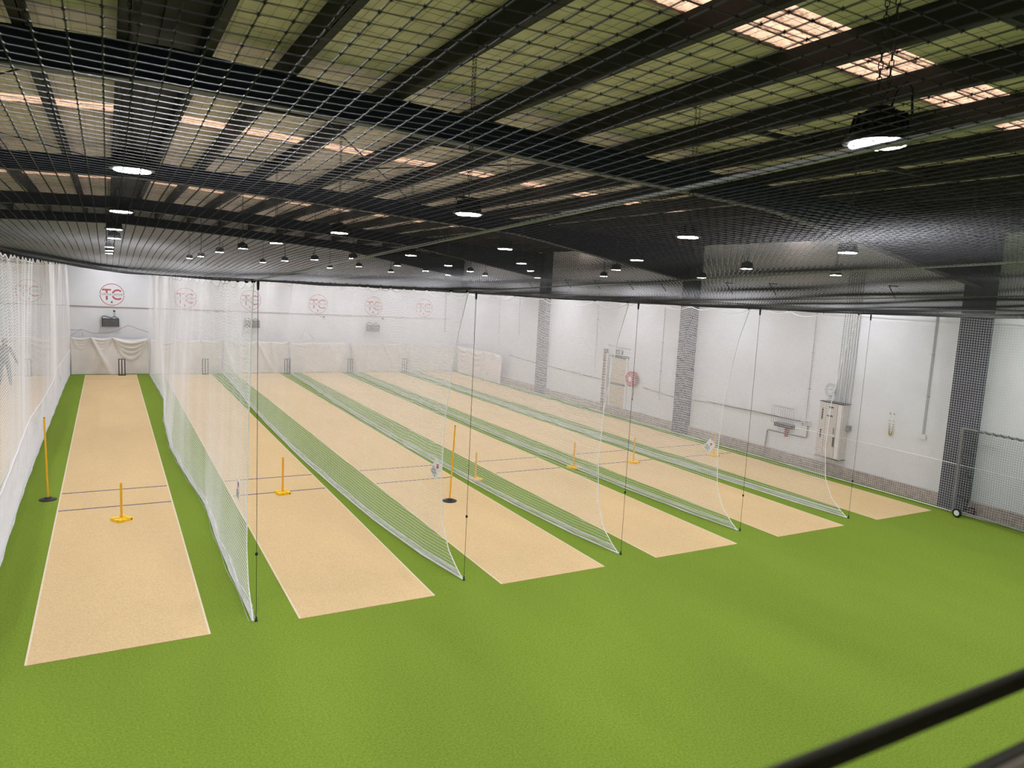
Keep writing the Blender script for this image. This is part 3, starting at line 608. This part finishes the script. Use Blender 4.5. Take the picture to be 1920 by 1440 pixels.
for k in range(11): MB().tube([(-.02,.38-.076*k,.30),(-.16,.38-.076*k,.28),(-.16,.38-.076*k,-.20),(-.02,.38-.076*k,-.22)], .004, 5).build('guard_wire', 'grey', ht)
MB().tube([(-.16,.38,.28),(-.16,-.38,.28)], .006, 5).tube([(-.16,.38,-.2),(-.16,-.38,-.2)], .006, 5).build('guard_rail', 'grey', ht)
MB().bev(-.14,0,-.34,.30,-.30,-.19,.01).build('tray', 'charcoal', ht); MB().lathe([(.05,-.55),(.055,-.5),(.055,-.33),(.03,-.3)], 12, (-.06,-.1,0)).build('bottle', 'brownred', ht)
sb = empty('switchboard', (XR, 3.17, .50)); tag(sb, 'tall blush-beige switchboard cabinet on the right wall', 'cabinet')
MB().box(-.27,0,-.36,.36,0,1.46).build('body', 'panel', sb)
MB().box(-.29,-.27,-.20,.13,.03,1.42).build('door', 'panel', sb); MB().box(-.30,-.27,-.34,-.22,.03,1.43).build('door_trim', 'white', sb); MB().box(-.285,-.27,.15,.34,.03,1.42).build('side_door', 'panel', sb)
for z, y0, y1 in ((1.33,-.08,.06),(1.10,-.08,.10)): MB().box(-.294,-.29,y0,y1,z,z+.04).build('vent_slot', 'black', sb)
MB().box(-.296,-.285,.22,.26,1.0,1.3).build('vent_slot', 'black', sb); MB().box(-.296,-.285,.22,.26,.5,.74).build('vent_slot', 'black', sb)
MB().box(-.305,-.29,-.19,-.15,.32,.58).build('handle', 'black', sb); MB().box(-.30,-.29,-.17,-.13,.66,.82).build('lock', 'grey', sb); MB().box(-.28,.0,-.37,.37,-.02,0).build('plinth', 'black', sb); MB().box(-.28,0,-.37,.37,1.46,1.485).build('cap', 'charcoal', sb)
MB().box(-.10,0,-.46,-.36,.78,.92).build('side_socket', 'grey', sb)
for k in range(7):
    tag(MB().tube([wp(3.02+.075*k-.22,1.98,.05+.02*(k % 2)), wp(3.00+.075*k-.22,3.2,.05), wp(2.98+.07*k-.2,5.6,.05)], .011, 7).build('riser_conduit', 'lightgrey'), 'grey riser conduit above the switchboard, %s of seven from the camera side' % ['first','second','third','fourth','fifth','sixth','last'][k], 'conduit', 'riser conduits above the switchboard')
ck = empty('wall_clock', (XR, 3.44, 2.28)); tag(ck, 'round white wall clock above the switchboard', 'clock')
MB().lathe([(.165,0),(.17,-.03),(.155,-.045),(.15,-.03)], 28, (0,0,0), 'x').build('rim', 'lightgrey', ck); MB().lathe([(.15,-.028),(.15,-.032)], 28, (0,0,0), 'x').build('dial', 'paper', ck)
for k in range(12):
    a = math.radians(30*k); m = text_mesh(str(12 if k == 0 else k), .045, 'ink', name='numeral'); link('numeral', m, ck, (-.036, -.115*math.sin(a), .115*math.cos(a)), (math.pi/2, 0, -math.pi/2))
MB().tube([(-.037,0,0),(-.037,-.07,.015)], .005, 5).build('hand', 'ink', ck); MB().tube([(-.039,0,0),(-.039,.09,-.01)], .004, 5).build('hand', 'ink', ck)
yc = empty('hanging_chain', (XR, 1.62, 1.93)); tag(yc, 'brass-yellow chain looped from two hooks on the right wall', 'chain')
m = MB()
for k in range(25):
    t = k/24; y = .055-.11*t if False else .055*math.cos(math.pi*t); z = -.54*math.sin(math.pi*t)**.55
    m.lathe([(.010,-.012),(.016,0),(.010,.012)], 8, (-.03, y, z))
m.build('links', 'brass', yc)
for s in (-.055, .055): MB().tube([(0,s,.01),(-.04,s,.01),(-.04,s,.03)], .006, 6).build('hook', 'grey', yc)
for k, (y, s) in enumerate(((19.6,.2),(16.4,.3),(14.3,.3),(12.2,.3),(10.4,.35),(7.3,.35),(5.6,.35),(1.9,.45),(-1.2,.45))):
    r = empty('wall_bracket', (XR, y, 4.95)); tag(r, 'thin angle bracket high on the right wall, number %s from the far corner' % ['one','two','three','four','five','six','seven','eight','nine'][k], 'bracket', 'angle brackets high on the right wall')
    MB().tube([(0,0,-.2),(-.32,0,.12)], .012, 6).build('strut', 'navy', r); MB().tube([(0,0,.12),(-.33,0,.12)], .012, 6).build('arm', 'navy', r)
# rolling net frame at the right edge
nf = empty('rolling_net_frame', (17.46, -.33, 0), (0,0,math.radians(-5.5))); tag(nf, 'grey tube net frame on wheels beside the right column', 'frame')
MB().tube([(0,0,.06),(0,0,1.96)], .026, 10).build('post', 'grey', nf); MB().tube([(0,-3.6,.06),(0,-3.6,1.96)], .026, 10).build('post', 'grey', nf)
MB().tube([(0,.02,1.96),(0,-3.6,1.96)], .022, 10).build('top_rail', 'grey', nf); MB().tube([(0,.02,.10),(0,-3.6,.10)], .022, 10).build('bottom_rail', 'grey', nf)
ysn = np.arange(-3.55, -.02, .05); zsn = np.arange(.12, 1.95, .05)
A = np.stack(np.broadcast_arrays(.03+.03*np.sin(zsn[:, None]*3), np.linspace(-3.55,-.02,24)[None], zsn[:, None]), -1); B = np.stack(np.broadcast_arrays(.03+.03*np.sin(np.linspace(.12,1.95,14)[None]*3), ysn[:, None], np.linspace(.12,1.95,14)[None]), -1)
link('netting', array_mesh('netting', [strands_arrays(A,.0019,(1,0,0)), strands_arrays(B,.0019,(1,0,0))], 'blacknet'), nf)
MB().tube([(.0+.03*math.cos(q*1.9), -.3-.055*q*.9, 1.96+.03*math.sin(q*1.9)) for q in np.arange(0, 60, .5)], .006, 5).build('lashing', 'charcoal', nf)
for dx, m in ((-.16,'white'), (.32,'brownred')):
    MB().lathe([(.062,-.022),(.095,-.022),(.10,-.012),(.10,.012),(.095,.022),(.062,.022)], 24, (dx,-.22,.10), 'x').build('tyre', 'black', nf); MB().lathe([(.012,-.026),(.062,-.024),(.062,.024),(.012,.026)], 20, (dx,-.22,.10), 'x').build('wheel_hub', m, nf)
MB().tube([(-.16,-.22,.10),(.32,-.22,.10)], .012, 8).build('axle', 'grey', nf)

# ---------------------------------------------------------------- person in lane three, seen through the net
def person():
    J = {'pel':(0,0,.95), 'sp':(.0,.01,1.15), 'ch':(.01,.02,1.36), 'nk':(.02,.0,1.50), 'hd0':(.03,-.01,1.58),
         'shr':(.20,.0,1.42), 'elr':(.30,-.06,1.14), 'wrr':(.40,-.16,.92), 'har':(.43,-.19,.85),
         'shl':(-.17,.0,1.42), 'ell':(-.26,.05,1.14), 'wrl':(-.24,-.05,.90), 'hal':(-.24,-.08,.82),
         'hpr':(.10,0,.90), 'knr':(.15,-.06,.50), 'anr':(.17,.03,.09), 'tor':(.19,-.13,.04),
         'hpl':(-.10,0,.90), 'knl':(-.14,-.05,.50), 'anl':(-.18,.04,.09), 'tol':(-.20,-.12,.04)}
    Rr = {'pel':.145,'sp':.135,'ch':.155,'nk':.06,'hd0':.055,'shr':.075,'elr':.05,'wrr':.04,'har':.036,'shl':.075,'ell':.05,'wrl':.04,'hal':.036,'hpr':.10,'knr':.075,'anr':.06,'tor':.04,'hpl':.10,'knl':.075,'anl':.06,'tol':.04}
    E = [('pel','sp'),('sp','ch'),('ch','nk'),('nk','hd0'),('ch','shr'),('shr','elr'),('elr','wrr'),('wrr','har'),('ch','shl'),('shl','ell'),('ell','wrl'),('wrl','hal'),('pel','hpr'),('hpr','knr'),('knr','anr'),('anr','tor'),('pel','hpl'),('hpl','knl'),('knl','anl'),('anl','tol')]
    K = list(J); me = bpy.data.meshes.new('body'); me.from_pydata([J[k] for k in K], [(K.index(a), K.index(b)) for a, b in E], [])
    root = empty('person', (-2.53, 23.6, .009), (0,0,0)); tag(root, 'person in dark clothes standing in lane three behind the net', 'person')
    o = link('body', me, root); sk = o.modifiers.new('skin', 'SKIN'); 
    if not me.skin_vertices: o.data.attributes
    sv = me.skin_vertices[0].data
    for i, k in enumerate(K): sv[i].radius = (Rr[k], Rr[k]*(.78 if k in ('pel','sp','ch') else 1)); sv[i].use_root = (k == 'pel')
    o.modifiers.new('sub', 'SUBSURF').render_levels = 2; o.modifiers['sub'].levels = 1; me.materials.append(M['cloth'])
    prof = [(.02,-.125),(.06,-.105),(.078,-.05),(.088,.01),(.088,.05),(.07,.095),(.03,.12)]
    h = MB().lathe(prof, 18).build('head', 'skin', root, (.03,-.02,1.655), smooth=True); h.scale = (.9,1.05,1)
    MB().lathe([(.094,.0),(.096,.04),(.078,.10),(.035,.13)], 18, (0,.012,0)).build('hair', 'hair', h, smooth=True)
    MB().add([(-.012,-.085,-.005),(.012,-.085,-.005),(0,-.112,-.02),(0,-.088,.025)], [(0,1,2),(1,3,2),(3,0,2)]).build('nose', 'skin', h)
    for s in (-.03,.03): MB().lathe([(.006,-.084),(.010,-.080)], 8, (s,0,.015), 'y').build('eye', 'white', h)
    for s in (-.088,.088): MB().lathe([(.01,-.02),(.022,0),(.01,.02)], 8, (s,0,-.005)).build('ear', 'skin', h)
    MB().box(-.025,.025,-.082,-.076,-.062,-.055).build('mouth', 'red', h)
    for hx, hy, hz, s in ((.43,-.19,.84,1),(-.24,-.08,.81,-1)):
        hm = MB().bev(-.012,.012,-.035,.035,-.05,.03,.008)
        for q in range(4): l = (.06,.07,.066,.05)[q]; yy = -.028+.019*q; hm.tube([(0,yy,-.04),(.006*s,yy,-.04-l*.55),(.016*s,yy,-.04-l)], [.009,.0085,.007], 6)
        hm.tube([(0,-.03,-.01),(.004,-.055,-.035),(.006,-.06,-.065)], [.011,.010,.008], 6)
        hm.build('hand', 'skin', root, (hx,hy,hz), smooth=True)
person()

# ---------------------------------------------------------------- gallery balustrade close to the camera
rl = empty('gallery_rail', (0, -9.155, 4.291)); tag(rl, 'dark thin gallery rail crossing the lower right corner', 'rail')
MB().tube([(.75,0,0),(2.6,0,0)], .0044, 12).build('cable', 'rail', rl); MB().tube([(2.6,0,-.8),(2.6,0,.05)], .02, 12).build('post', 'rail', rl); MB().tube([(.75,0,-.8),(.75,0,.0)], .006, 12).build('post', 'rail', rl)
lg = empty('gallery_ledge', (0, -9.169, 4.274)); tag(lg, 'brown ledge board with dark nosing in the lower right corner', 'ledge')
MB().box(.8,2.55,-.005,.0,-.012,.0).build('nosing', 'rail', lg); MB().box(.8,2.55,-.12,-.005,-.014,-.0004).build('board', 'wood', lg)
